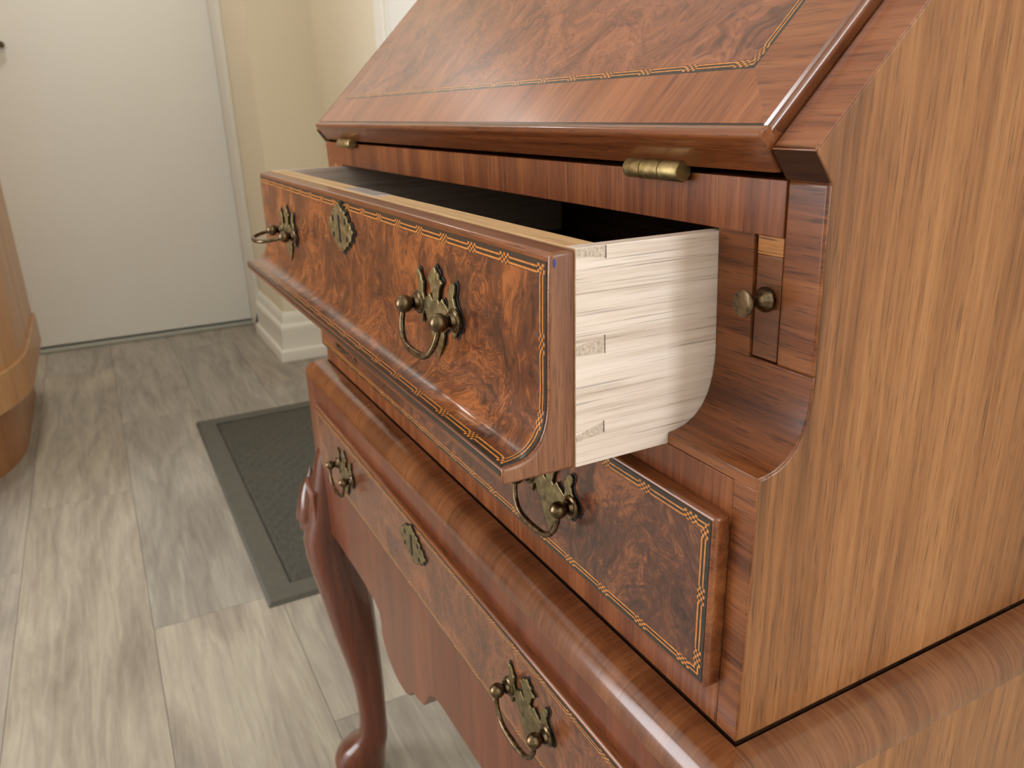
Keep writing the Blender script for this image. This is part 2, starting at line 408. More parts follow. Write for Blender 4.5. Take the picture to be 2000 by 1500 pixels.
# door
d1 = struct(box('door_1', XL - 0.03, XL + 0.012, -0.60, 0.352, 0.022, 2.05, M['door'], zf=0, bevel=0.003))
d1['label'] = 'plain white painted door'
tube('door_handle', [(XL + 0.012, -0.415, 1.205), (XL + 0.05, -0.415, 1.205), (XL + 0.055, -0.43, 1.205), (XL + 0.055, -0.54, 1.205)], [0.012, 0.010, 0.009, 0.008], M['brass_d'], d1)
struct(box('trim_1', XL - 0.03, XL + 0.03, -0.68, -0.603, 0, 2.12, M['white'], zf=0, bevel=0.004))
struct(box('trim_2', XL - 0.03, XL + 0.03, -0.603, 0.37, 2.054, 2.12, M['white'], zf=0, bevel=0.004))
# door jamb board on the return wall, threshold, door casing on the back wall
struct(box('trim_3', XL, -3.36, 0.352, 0.37, 0.0, 2.15, M['white'], zf=0, bevel=0.003))
struct(box('trim_4', XL - 0.03, XL + 0.045, -0.60, 0.352, 0.0, 0.014, M['threshold'], zf=0, bevel=0.004))
struct(box('trim_5', -2.12, -2.045, 0.578, 0.60, 0.0, 2.15, M['white'], zf=0, bevel=0.005))
struct(box('trim_6', -2.05, -2.03, 0.588, 0.60, 0.0, 2.10, M['white'], zf=0, bevel=0.003))
d2 = struct(box('door_2', -2.03, -1.25, 0.592, 0.60, 0.01, 2.05, M['door'], zf=0, bevel=0.002))
d2['label'] = 'white door in the back wall'
# tall white baseboard round the projecting corner (mitred)
bbp = [(0.036, 0), (0.036, 0.030), (0.033, 0.040), (0.024, 0.046), (0.022, 0.055), (0.022, 0.118), (0.024, 0.130), (0.020, 0.140), (0.012, 0.146), (0.010, 0.165), (0.006, 0.185), (0.0, 0.192)]
def sweep2(name, prof, path, mat, parent=None, zf=0.0):
    """prof (out,z); path: list of (x,y, ox,oy) where (ox,oy) is the outward mitre vector"""
    v = []; f = []; n = len(prof)
    for (x, y, ox, oy) in path:
        for o_, z in prof: v.append((x + ox * o_, y + oy * o_, z + zf))
    for i in range(len(path) - 1):
        for k in range(n - 1): f.append((i * n + k, i * n + k + 1, (i + 1) * n + k + 1, (i + 1) * n + k))
    f += [tuple(range(n)), tuple(range((len(path) - 1) * n, len(path) * n))]
    return link(name, v, f, mat, parent, smooth=True, angle=35)
bb = struct(sweep2('baseboard_left', bbp, [(-3.36, 0.37, 0, -1), (-2.87, 0.37, 1, -1), (-2.87, YB, 1, -0.0)], M['white']))
bb['label'] = 'white stepped baseboard round the wall corner'
struct(sweep2('baseboard_back', bbp, [(-2.83, YB, 0, -1), (-2.12, YB, 0, -1)], M['white']))
# window frames of the three openings (behind and beside the camera)
def window(name, axis, pos, a0, a1, z0, z1):
    v = []; f = []
    def bx(p0, p1, q0, q1):
        n = len(v)
        for a in (p0, p1):
            for t in (pos, pos + 0.04):
                for z in (q0, q1): v.append((t, a, z) if axis == 'x' else (a, t, z))
        f.extend([tuple(n + i for i in q) for q in ((0, 1, 3, 2), (4, 6, 7, 5), (0, 4, 5, 1), (2, 3, 7, 6), (0, 2, 6, 4), (1, 5, 7, 3))])
    w = 0.04
    bx(a0, a0 + w, z0, z1); bx(a1 - w, a1, z0, z1); bx(a0 + w, a1 - w, z0, z0 + w); bx(a0 + w, a1 - w, z1 - w, z1)
    return struct(link(name, v, f, M['white']))
window('window_1', 'y', YF - 0.05, -2.35, -0.85, 0.12, 2.18)
window('window_2', 'x', XR + 0.01, -1.55, -0.25, 0.90, 2.20)
window('window_3', 'y', YB + 0.01, 1.15, 2.05, 0.72, 2.18)

# ------------------------------------------------------------------ door mat
mat_root = empty('door_mat', (-1.76, 0.22, 0), 'dark grey rubber door mat with textured pile on the floor behind the bureau leg', 'mat')
mx0, mx1, my0, my1, bw = -2.325, -1.196, -0.052, 0.50, 0.055
def ringmesh(name, x0, x1, y0, y1, w, z0, z1, mat, parent):
    c = 0.006
    o = [(x0, y0), (x1, y0), (x1, y1), (x0, y1)]
    def ins(d): return [(x0 + d, y0 + d), (x1 - d, y0 + d), (x1 - d, y1 - d), (x0 + d, y1 - d)]
    rings = [(ins(0), z0), (ins(c), z1), (ins(w), z1), (ins(w), z0 + 0.001)]
    v = [(p[0], p[1], z) for r, z in rings for p in r]; f = []
    for i in range(3):
        for k in range(4): f.append((i * 4 + k, i * 4 + (k + 1) % 4, (i + 1) * 4 + (k + 1) % 4, (i + 1) * 4 + k))
    return link(name, v, f, mat, parent)
ringmesh('rubber_border', mx0, mx1, my0, my1, bw, 0.0002, 0.009, M['rubber'], mat_root)
nx, ny = 150, 74
pv = []; pf = []
for j in range(ny + 1):
    for i in range(nx + 1):
        x = mx0 + bw + (mx1 - mx0 - 2 * bw) * i / nx; y = my0 + bw + (my1 - my0 - 2 * bw) * j / ny
        e = i in (0, nx) or j in (0, ny)
        pv.append((x, y, 0.003 if e else 0.006 + 0.005 * random.random() * (0.6 + 0.4 * math.sin(i * 0.9) * math.sin(j * 0.9))))
for j in range(ny):
    for i in range(nx):
        a = j * (nx + 1) + i; pf.append((a, a + 1, a + nx + 2, a + nx + 1))
link('pile', pv, pf, M['pile'], mat_root, smooth=True, angle=80)

# ------------------------------------------------------------------ rounded light wood cabinet at the left edge
cab = empty('cabinet', (-2.42, -1.05, 0), 'light maple cabinet with rounded corner and stepped plinth at left edge', 'cabinet')
def rounded(d, r=0.5, cx=-2.42, cy=-1.02):
    pts = []
    for a in range(0, 91, 6):
        w = math.radians(a); pts.append((cx + (r + d) * math.cos(w), cy + (r + d) * math.sin(w)))
    pts += [(-2.95, cy + r + d), (-2.95, -1.60), (cx + r + d, -1.60)]
    return pts
prism('foot', rounded(0.0), 0.0, 0.190, 'z', M['lightwood_r'], cab, zf=0, smooth=True, angle=30)
prism('plinth', rounded(0.055), 0.190, 0.295, 'z', M['lightwood'], cab, zf=0, smooth=True, angle=30, bevel=0.003)
prism('body', rounded(0.045), 0.295, 1.85, 'z', M['lightwood'], cab, zf=0, smooth=True, angle=30)
prism('top', rounded(0.06), 1.85, 1.88, 'z', M['lightwood'], cab, zf=0, smooth=True, angle=30, bevel=0.004)
stp = []
for a in range(-10, 47, 4):
    w = math.radians(a); stp.append((-2.42 + 0.572 * math.cos(w), -1.02 + 0.572 * math.sin(w)))
for a in range(46, -11, -4):
    w = math.radians(a); stp.append((-2.42 + 0.52 * math.cos(w), -1.02 + 0.52 * math.sin(w)))
prism('plinth_strip', stp, 0.176, 0.214, 'z', M['lightwood'], cab, zf=0, smooth=True, angle=30, bevel=0.002)

# ------------------------------------------------------------------ the bureau
B = empty('writing_bureau', (-0.35, 0.20, 0.0), 'walnut writing bureau on cabriole legs with open top drawer and brass handles', 'bureau')
DEPTH = 0.43
def mir(x): return -W - x

# side panels: straight front, cove, recess, overhanging nose, slant
cove = [(0.0262, 0.1755), (0.0260, 0.1680), (0.0251, 0.1600), (0.0229, 0.1525), (0.0195, 0.1463), (0.0150, 0.1418), (0.0095, 0.1388), (0.0045, 0.1375), (0.0, 0.1370)]
side_poly = [(DEPTH, 0.0012), (0.0009, 0.0012), (0.0009, 0.1362)]
side_poly += [(y + 0.0009, z - 0.0009) for y, z in reversed(cove)][1:]
side_poly += [(0.0249, 0.2526), (0.0152, 0.2648), (0.0152 + 0.232, 0.2648 + 0.232), (DEPTH, 0.4968)]
for x0, x1 in ((-0.0207, 0.0), (mir(0.0), mir(-0.0207))):
    prism('side_panel', side_poly, x0, x1, 'x', M['side'], B, smooth=True, bevel=0.0007, angle=35)
# veneered nose and slant edge of the side panels
for x0, x1 in ((-0.0215, -0.0005), (mir(-0.0005), mir(-0.0215))):
    prism('nose', [(0.0239, 0.2526), (0.0147, 0.2650), (0.0170, 0.2673), (0.0270, 0.2550)], x0, x1, 'x', M['nose'], B, bevel=0.0005)
    prism('slant_edge', [(0.0147, 0.2650), (0.0147 + 0.232, 0.2650 + 0.232), (0.0170 + 0.232, 0.2635 + 0.232), (0.0172, 0.2626)], x0, x1, 'x', M['band_x'], B, bevel=0.0004)
# fronts of the stiles
for sgn in (0, 1):
    X = (lambda a, b: (a, b)) if not sgn else (lambda a, b: (mir(b), mir(a)))
    x0, x1 = X(-0.0134, -0.0003)
    box('stile', x0, x1, 0.0, 0.006, 0.0012, 0.1315, M['stile'], B, bevel=0.0004)
    # hollow ledge
    pf_ = [(0.0, 0.1312)] + list(reversed(cove)) + [(0.034, 0.1755), (0.034, 0.1312)]
    x0, x1 = X(-0.0579, -0.0003)
    prism('cove_ledge', pf_, x0, x1, 'x', M['stile'], B, smooth=True, bevel=0.0005, angle=50)
    x0, x1 = X(-0.0579, -0.0364)
    prism('recess_panel', [(0.0262, 0.1755), (0.0240, 0.2302), (0.034, 0.2302), (0.034, 0.1755)], x0, x1, 'x', M['stile'], B)
    x0, x1 = X(-0.0206, -0.0003)
    prism('stile_top', [(0.0262, 0.1755), (0.0238, 0.2526), (0.034, 0.2526), (0.034, 0.1755)], x0, x1, 'x', M['stile'], B, bevel=0.0014, seg=4)
    # loper (pull-out support) with brass knob
    x0, x1 = X(-0.0357, -0.0213)
    lp = prism('loper', [(0.0270, 0.1763), (0.0258, 0.2215), (0.30, 0.2215), (0.30, 0.1763)], x0, x1, 'x', M['loper'], B, bevel=0.0004)
    prism('loper_tip', [(0.0258, 0.2216), (0.0255, 0.2296), (0.30, 0.2296), (0.30, 0.2216)], x0, x1, 'x', M['loper_end'], lp, bevel=0.0003)
    kx = -0.0285 if not sgn else mir(-0.0285)
    lathe('knob', [(0.0, 0.0052), (0.0012, 0.0056), (0.0022, 0.0054), (0.0034, 0.0046), (0.0052, 0.0034), (0.0070, 0.0026), (0.0086, 0.0027), (0.0105, 0.0038), (0.0120, 0.0050), (0.0130, 0.0057), (0.0138, 0.0058), (0.0142, 0.0053), (0.0143, 0.002)],
          (kx, 0.0262, 0.2030 + ZF), (0, -1, 0), M['brass_d'], lp)
    # solid block behind the recess panel, beside the drawer
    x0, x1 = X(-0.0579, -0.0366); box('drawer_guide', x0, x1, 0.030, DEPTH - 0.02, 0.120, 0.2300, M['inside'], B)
# rails
prism('rail', [(0.0239, 0.2298), (0.0236, 0.2526), (0.050, 0.2526), (0.050, 0.2298)], mir(-0.0207), -0.0207, 'x', M['rail'], B, bevel=0.0004)
box('rail', mir(-0.0134), -0.0134, 0.0, 0.05, 0.1100, 0.1310, M['rail'], B, bevel=0.0004)
box('rail', mir(-0.0134), -0.0134, 0.0, 0.05, 0.0012, 0.0270, M['rail'], B, bevel=0.0004)
# carcase boards
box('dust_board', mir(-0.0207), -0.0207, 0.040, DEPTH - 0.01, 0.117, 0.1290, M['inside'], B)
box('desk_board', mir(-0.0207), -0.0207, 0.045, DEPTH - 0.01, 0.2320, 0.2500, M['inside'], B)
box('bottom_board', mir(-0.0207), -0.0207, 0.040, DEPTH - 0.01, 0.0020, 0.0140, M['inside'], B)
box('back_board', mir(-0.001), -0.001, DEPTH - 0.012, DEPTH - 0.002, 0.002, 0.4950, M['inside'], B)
box('top_board', mir(0.004), 0.004, 0.236, DEPTH + 0.004, 0.4975, 0.514, M['side'], B, bevel=0.003)
# dark joint where the case sits on the stand
box('joint_line', mir(-0.0016), -0.0016, 0.0016, DEPTH - 0.01, 0.0, 0.0014, M['gap'], B)

# fall front: frame of crossbanding and stringing round a burl panel, with lipped lower edge
S2 = math.sqrt(0.5)
FO = Vector((0, 0.0135, 0.2744 + ZF)); FN = Vector((0, -S2, S2)); FU = Vector((0, S2, S2))
def fall_surf(u, t): return Vector((u, 0, 0)) + FO + FU * t, FN
fx0, fx1, ft = mir(-0.0245), -0.0245, 0.315
def fpt(t, d): # t along slope, d outwards
    p = FO + FU * t + FN * d; return (p.y, p.z - ZF)
core = [fpt(0.0005, -0.0006), fpt(ft, -0.0006), fpt(ft, -0.017), fpt(0.012, -0.017), (0.0250, 0.2560), (0.0210, 0.2556), (0.0136, 0.2655), (0.0125, 0.2690)]
fall = prism('fall_front', core, fx0, fx1, 'x', M['edge'], B)
def nose_profile():
    return [(0.0131, 0.2738), (0.0122, 0.2731), (0.0104, 0.2726), (0.0092, 0.2715), (0.0089, 0.2699), (0.0097, 0.2682), (0.0116, 0.2668), (0.0128, 0.2655), (0.0202, 0.2558), (0.0222, 0.2556), (0.0222, 0.2700)]
prism('fall_lip', nose_profile(), fx0 - 0.0022, fx1 + 0.0022, 'x', M['edge'], fall, smooth=True, bevel=0.0006, angle=50)
prism('lip_groove', [(0.0139, 0.2746), (0.0128, 0.2735), (0.0122, 0.2729), (0.0150, 0.2715), (0.0160, 0.2740)], fx0 + 0.0005, fx1 - 0.0005, 'x', M['ebony'], fall)
# quarter-round edge down both ends
for e, s in ((fx1, 1), (fx0, -1)):
    v = []; f = []
    prof = [(0.0, 0.0002), (0.0004, -0.0012), (0.0012, -0.0013), (0.0019, -0.0018), (0.0023, -0.0028), (0.0023, -0.0040), (0.0018, -0.0050), (0.0018, -0.0120), (0.0, -0.0120)]
    n = len(prof)
    for t in (-0.0010, ft):
        for a, d in prof:
            p = FO + FU * t + FN * d; v.append((e + s * a, p.y, p.z))
    f = [(k, (k + 1) % n, n + (k + 1) % n, n + k) for k in range(n)] + [tuple(range(n)), tuple(range(n, 2 * n))]
    link('fall_bead', v, f, M['bead'], fall, smooth=True, angle=50)
cb, iw = 0.0298, 0.0050
a0, a1, b0, b1 = fx0, fx1, 0.0, ft
def frame(surf, a0, a1, b0, b1, w, h, mats, parent, name, n=(30, 8), flip=(False, False, False, False)):
    """four mitred strips inside the rectangle; mats = (u strips, t strips)"""
    patch(name, surf, [(a0, b0), (a1, b0), (a1 - w, b0 + w), (a0 + w, b0 + w)], n[0], 1, h, mats[0], parent, 'u', flip=flip[0])
    patch(name, surf, [(a0 + w, b1 - w), (a1 - w, b1 - w), (a1, b1), (a0, b1)], n[0], 1, h, mats[0], parent, 'u', flip=flip[1])
    patch(name, surf, [(a1 - w, b0 + w), (a1, b0), (a1, b1), (a1 - w, b1 - w)], 1, n[1], h, mats[1], parent, 't', flip=flip[2])
    patch(name, surf, [(a0, b0), (a0 + w, b0 + w), (a0 + w, b1 - w), (a0, b1)], 1, n[1], h, mats[1], parent, 't', flip=flip[3])
frame(fall_surf, a0, a1, b0, b1, cb, 0.0, (M['band'], M['band_x']), fall, 'crossband')
frame(fall_surf, a0 + cb, a1 - cb, b0 + cb, b1 - cb, iw, 0.0, (M['inlay'], M['inlay']), fall, 'inlay_band', flip=(False, True, True, False))
q = cb + iw
patch('burl_panel', fall_surf, [(a0 + q, b0 + q), (a1 - q, b0 + q), (a1 - q, b1 - q), (a0 + q, b1 - q)], 4, 4, 0.0, M['burl_fall'], fall)
# hinges
for hx in (-0.0985, mir(-0.0985)):
    hb = lathe('hinge', [(-0.0210, 0.0008), (-0.0208, 0.0040), (-0.0200, 0.0046), (-0.0075, 0.0047), (-0.0073, 0.0040), (-0.0069, 0.0040), (-0.0067, 0.0047), (0.0065, 0.0047), (0.0067, 0.0040), (0.0071, 0.0040), (0.0073, 0.0047), (0.0200, 0.0047), (0.0206, 0.0042), (0.0208, 0.0008)],
          (hx, 0.0190, 0.2532 + ZF), (1, 0, 0), M['hinge'], B)
    box('hinge_leaf', hx - 0.019, hx + 0.019, 0.0216, 0.0246, 0.2492, 0.2552, M['gap'], hb)

# ------------------------------------------------------------------ brass fittings
half = [(0, 24), (1.6, 22.8), (2.6, 21.4), (4.6, 21.2), (5.6, 19.4), (5.6, 18.2), (8.2, 17.8), (9.9, 16.2), (7.2, 14.4), (5.4, 12), (4.2, 8.5), (3.4, 6.2), (4.6, 5.0), (6.6, 6.6), (8.8, 8.4), (10.6, 6.4), (13.2, 5.4), (16.6, 3.4), (17.9, 6.6), (17.4, 9.5), (16.9, 13), (18.6, 13.6), (19.8, 16.6), (22.2, 18.8), (24.4, 19.2), (25.9, 17.6), (25.4, 14.6), (23.8, 11.2), (25.0, 8.2), (28.4, 4.8), (30.8, 1.2), (31.2, -2.0), (29.6, -5.0), (26.4, -6.4), (23.6, -9.6), (21.4, -10.8), (20.4, -7.6), (18.8, -4.2), (16.2, -3.4), (14.6, -6.2), (12.2, -8.8), (9.2, -10.6), (8.8, -13.2), (7.2, -17.2), (5.0, -21), (2.2, -24.6), (0, -27.5)]
def outline(h): return [(x / 1000, z / 1000) for x, z in h] + [(-x / 1000, z / 1000) for x, z in reversed(h[1:-1])]
def plate_mesh(name, pts, th, mat):
    n = len(pts)
    v = [(x, 0, z) for x, z in pts] + [(x, -th, z) for x, z in pts]
    bm = bmesh.new()
    vb = [bm.verts.new(p) for p in v]
    for i in range(n): bm.faces.new((vb[i], vb[(i + 1) % n], vb[n + (i + 1) % n], vb[n + i]))
    for rng in (range(n), range(n, 2 * n)):
        es = [bm.edges.get((vb[list(rng)[i]], vb[list(rng)[(i + 1) % n]])) for i in range(n)]
        bmesh.ops.triangle_fill(bm, use_beauty=True, edges=es)
    bmesh.ops.recalc_face_normals(bm, faces=bm.faces)
    me = bpy.data.meshes.new(name); bm.to_mesh(me); bm.free(); me.materials.append(mat)
    return me
PLATE = plate_mesh('backplate', outline(half), 0.0016, M['brass'])
ehalf = [(0, 18.5), (2.6, 17.4), (4.6, 15.6), (7.2, 15.4), (8.4, 13.4), (12.0, 14.0), (15.2, 12.6), (14.6, 10.4), (17.8, 10.6), (20.4, 8.4), (20.0, 6.4), (23.8, 6.6), (26.4, 4.6), (26.6, 2.6), (29.4, 2.2), (30.4, 0.2), (28.6, -2.2), (25.4, -2.6), (25.0, -5.6), (22.4, -7.4), (18.8, -7.2), (17.6, -10.2), (14.4, -11.4), (11.6, -11.2), (9.4, -13.6), (6.0, -14.4), (3.0, -16.0), (0, -17.4)]
ESC = plate_mesh('escutcheon', outline(ehalf), 0.0016, M['brass'])
RES_SHADE = plate_mesh('wax_and_shadow', [(x * 1.05 + 0.0005, z * 1.07) for x, z in outline(half)], 0.0003, M['gap'])  # dark wax outline, widened and shifted to paint the plate's shadow too
ERES_SHADE = plate_mesh('wax_and_shadow', [(x * 1.06 + 0.0004, z * 1.08) for x, z in outline(ehalf)], 0.0003, M['gap'])
def put(name, me, loc, parent, bevel=0.0005):
    o = bpy.data.objects.new(name, me); COL.objects.link(o); o.location = loc; adopt(o, parent)
    if bevel:
        b = o.modifiers.new('bevel', 'BEVEL'); b.width = bevel; b.segments = 2; b.limit_method = 'ANGLE'; b.angle_limit = math.radians(50)
    return o
def arc_prof():
    pr = [(0.0, 0.0066), (0.0010, 0.0068), (0.0018, 0.0062), (0.0022, 0.0048), (0.0032, 0.0045), (0.0042, 0.0043)]
    for i in range(2, 13):
        w = math.pi * i / 12; pr.append((0.0092 - 0.0051 * math.cos(w), max(0.0004, 0.0051 * math.sin(w))))
    return pr
POST = lathe('post', arc_prof(), (0, 0, 0), (0, -1, 0), M['brass_d']).data
bpy.data.objects.remove(bpy.data.objects['post'])
def bail(name, c, ang, parent, drop=1.0):
    bp = [(-25.0, 0, 1.0), (-25.4, 4, 1.0), (-25.0, 9, 1.0), (-22.8, 14, 1.05), (-18.6, 18.4, 1.12), (-13, 20.8, 1.2), (-6.5, 21.6, 1.3), (0, 21.9, 1.38)]
    bp = bp + [(-a, b, r) for a, b, r in reversed(bp[:-1])]
    pts = []
    for i in range(len(bp) - 1):
        for k in range(4):
            f_ = k / 4; pts.append(tuple(bp[i][j] * (1 - f_) + bp[i + 1][j] * f_ for j in range(3)))
    pts.append(bp[-1])
    for _ in range(2):
        pts = [pts[0]] + [tuple((pts[i - 1][j] + 2 * pts[i][j] + pts[i + 1][j]) / 4 for j in range(3)) for i in range(1, len(pts) - 1)] + [pts[-1]]
    ca, sa = math.cos(ang), math.sin(ang)
    P = [Vector((c[0] + a / 1000, c[1] - sa * b * drop / 1000, c[2] - ca * b * drop / 1000)) for a, b, r in pts]
    return tube(name, P, [0.0016 * r for a, b, r in pts], M['brass_d'], parent)
def handle(parent, cx, cz, yf, ang, drop=1.0):
    put('wax_and_shadow', RES_SHADE, (cx, yf - 0.0001, cz + ZF), parent, 0)
    put('backplate', PLATE, (cx, yf - 0.0007, cz + ZF), parent)
    for s in (-1, 1): put('post', POST, (cx + s * 0.025, yf - 0.0016, cz + ZF), parent, 0)
    bail('bail', (cx, yf - 0.0016 - 0.0092, cz + ZF), ang, parent, drop)
def escutcheon(parent, cx, cz, yf):
    put('wax_and_shadow', ERES_SHADE, (cx, yf - 0.0001, cz + ZF), parent, 0)
    put('escutcheon', ESC, (cx, yf - 0.0006, cz + ZF), parent)
    k = [(-0.0014, -0.0095), (0.0014, -0.0095), (0.0013, 0.004), (0.0022, 0.0062), (0.0020, 0.0085), (0.0, 0.0100), (-0.0020, 0.0085), (-0.0022, 0.0062), (-0.0013, 0.004)]
    for a, b in ((-0.0150, 0.0065), (0.0150, 0.0065), (-0.0165, -0.0055), (0.0165, -0.0055)):
        prism('piercing', [(cx + a - 0.0013, cz + b - 0.0022), (cx + a + 0.0013, cz + b - 0.0018), (cx + a + 0.0010, cz + b + 0.0022), (cx + a - 0.0008, cz + b + 0.0018)], yf - 0.0026, yf - 0.0010, 'y', M['shadow'], parent)
    prism('keyhole', [(cx + a, cz + b) for a, b in k], yf - 0.0026, yf - 0.0010, 'y', M['shadow'], parent)

# ------------------------------------------------------------------ open upper drawer
DX0, DX1 = mir(-0.0582), -0.0582
front = [(-0.0627, 0.2274), (-0.0631, 0.2180), (-0.0634, 0.2050), (-0.0636, 0.1900), (-0.0637, 0.1780), (-0.0638, 0.1680), (-0.0641, 0.1620), (-0.0648, 0.1566), (-0.0660, 0.1518), (-0.0680, 0.1474), (-0.0707, 0.1440), (-0.0740, 0.1415), (-0.0778, 0.1401), (-0.0820, 0.1395), (-0.0873, 0.1392), (-0.0872, 0.1314)]
poly = front + [(-0.0511, 0.1310), (-0.0511, 0.2279), (-0.0560, 0.2279)]
drawer = prism('drawer', poly, DX0, DX1, 'x', None, B, smooth=True, bevel=0.0016, seg=4, angle=30, mats=[M['edge'], M['edge_z']], fmf=lambda k, i: 1 if k != 's' else 0)
drawer['label'] = 'open top drawer with hollow burl front'
# surface of the hollow front: t runs from the top edge down
cum = [0.0]
for i in range(1, len(front)): cum.append(cum[-1] + math.dist(front[i - 1], front[i]))
TE = cum[-2]      # arc length at the front edge of the lip
def drawer_surf(u, t):
    t = max(0.0, min(TE, t)); i = 0
    while i < len(front) - 3 and t > cum[i + 1]: i += 1
    f_ = (t - cum[i]) / (cum[i + 1] - cum[i])
    p = Vector((u, front[i][0] * (1 - f_) + front[i + 1][0] * f_, front[i][1] * (1 - f_) + front[i + 1][1] * f_ + ZF))
    def nn(j):
        j = max(0, min(len(front) - 3, j)); d = Vector((0, front[j + 1][0] - front[j][0], front[j + 1][1] - front[j][1])).normalized()
        return Vector((0, d.z, -d.y))
    n_ = (nn(i) * (1 - abs(f_ - 0.5)) + (nn(i - 1) * max(0, 0.5 - f_)) + nn(i + 1) * max(0, f_ - 0.5)).normalized()
    return p, n_
be, iw2 = 0.0024, 0.0060
u0, u1 = DX0 + be, DX1 - be; t0, t1 = 0.0034, TE - 0.0005
H = 0.0003
# note: t grows downwards, outer ebony line lies at the rim
patch('inlay_band', drawer_surf, [(u0, t0), (u1, t0), (u1 - iw2, t0 + iw2), (u0 + iw2, t0 + iw2)], 40, 2, H, M['inlay'], drawer, 'u')
patch('inlay_band', drawer_surf, [(u0 + iw2, t1 - iw2), (u1 - iw2, t1 - iw2), (u1, t1), (u0, t1)], 40, 2, H, M['inlay'], drawer, 'u', flip=True)
patch('inlay_band', drawer_surf, [(u1 - iw2, t0 + iw2), (u1, t0), (u1, t1), (u1 - iw2, t1 - iw2)], 1, 48, H, M['inlay'], drawer, 't', flip=True)
patch('inlay_band', drawer_surf, [(u0, t0), (u0 + iw2, t0 + iw2), (u0 + iw2, t1 - iw2), (u0, t1)], 1, 48, H, M['inlay'], drawer, 't')
patch('burl_panel', drawer_surf, [(u0 + iw2, t0 + iw2), (u1 - iw2, t0 + iw2), (u1 - iw2, t1 - iw2), (u0 + iw2, t1 - iw2)], 20, 48, H, M['burl_up'], drawer)
# ebony line along the face of the lip
prism('lip_line', [(-0.08765, 0.1378), (-0.08765, 0.1354), (-0.086, 0.1354), (-0.086, 0.1378)], DX0 + 0.002, DX1 - 0.002, 'x', M['ebony'], drawer)
# oak box of the drawer
box('drawer_front_lining', DX0 + 0.0002, DX1 - 0.0002, -0.0511, -0.0366, 0.1312, 0.2284, M['oak_x'], drawer, bevel=0.0004)
for s in (0, 1):
    a, b = (DX1 - 0.0075, DX1) if not s else (DX0, DX0 + 0.0075)
    prism('drawer_side', [(-0.0509, 0.1311), (-0.0509, 0.2285), (0.300, 0.2285), (0.300, 0.1311)], a, b, 'x', None, drawer, bevel=0.0003, mats=[M['oak'], M['oak_x']], fmf=lambda k, i: 0)
    xo = DX1 if not s else DX0
    e = 0.00015 if not s else -0.00015
    for dv in ([(-0.0507, 0.2283), (-0.0366, 0.2283), (-0.0365, 0.2231), (-0.0507, 0.2252)], [(-0.0507, 0.1868), (-0.0364, 0.1900), (-0.0363, 0.1820), (-0.0507, 0.1828)], [(-0.0507, 0.1462), (-0.0358, 0.1504), (-0.0357, 0.1451), (-0.0507, 0.1432)]):
        prism('dovetail', dv, xo - 0.002 if not s else xo, xo + 0.00015 if not s else xo + 0.002, 'x', M['oak_end'], drawer)
        ax_ = [(-0.0366, dv[1][1]), (-0.0362, dv[1][1] + 0.0002), (-0.0360, dv[2][1] - 0.0002), (-0.0364, dv[2][1])]
        if not s: prism('joint', ax_, xo - 0.001, xo + 0.00018, 'x', M['inside'], drawer)
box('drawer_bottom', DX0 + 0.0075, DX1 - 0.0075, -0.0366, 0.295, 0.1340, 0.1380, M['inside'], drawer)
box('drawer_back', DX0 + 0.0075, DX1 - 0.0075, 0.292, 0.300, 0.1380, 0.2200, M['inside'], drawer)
box('lock_plate', -0.386, -0.316, -0.0490, -0.0372, 0.2275, 0.2288, M['steel'], drawer, bevel=0.0003)
prism('ink_mark', [(-0.0616, 0.2250), (-0.0609, 0.2254), (-0.0603, 0.2243), (-0.0604, 0.2222), (-0.0611, 0.2216), (-0.0616, 0.2228)], DX1 - 0.001, DX1 + 0.0002, 'x', M['ink'], drawer)
handle(drawer, -0.1747, 0.1805, -0.0640, math.radians(14))
handle(drawer, mir(-0.1747), 0.1805, -0.0640, math.radians(80))
escutcheon(drawer, -0.350, 0.2040, -0.0640)

# ------------------------------------------------------------------ flat lipped drawers
def flat_drawer(x0, x1, z0, z1, yf, yb, edge, iwid, burlmat, label, rim):
    d = box('drawer', x0, x1, yf, yb, z0, z1, rim, B, bevel=0.0020, seg=4)
    d['label'] = label
    def sf(u, t): return Vector((u, yf, t + ZF)), Vector((0, -1, 0))
    a0, a1, b0, b1 = x0 + edge, x1 - edge, z0 + edge, z1 - edge
    frame(sf, a0, a1, b0, b1, iwid, H, (M['inlay'], M['inlay']), d, 'inlay_band', flip=(False, True, True, False))
    q_ = edge + iwid
    patch('burl_panel', sf, [(x0 + q_, z0 + q_), (x1 - q_, z0 + q_), (x1 - q_, z1 - q_), (x0 + q_, z1 - q_)], 4, 4, H, burlmat, d)
    return d
low = flat_drawer(mir(-0.0138), -0.0138, 0.0245, 0.1145, -0.0082, 0.0100, 0.0024, 0.0062, M['burl_low'], 'closed lower drawer of the case', M['edge'])
handle(low, -0.1515, 0.0690, -0.0085, math.radians(8))
handle(low, mir(-0.1515), 0.0690, -0.0085, math.radians(8), 0.7)
escutcheon(low, -0.350, 0.0900, -0.0085)

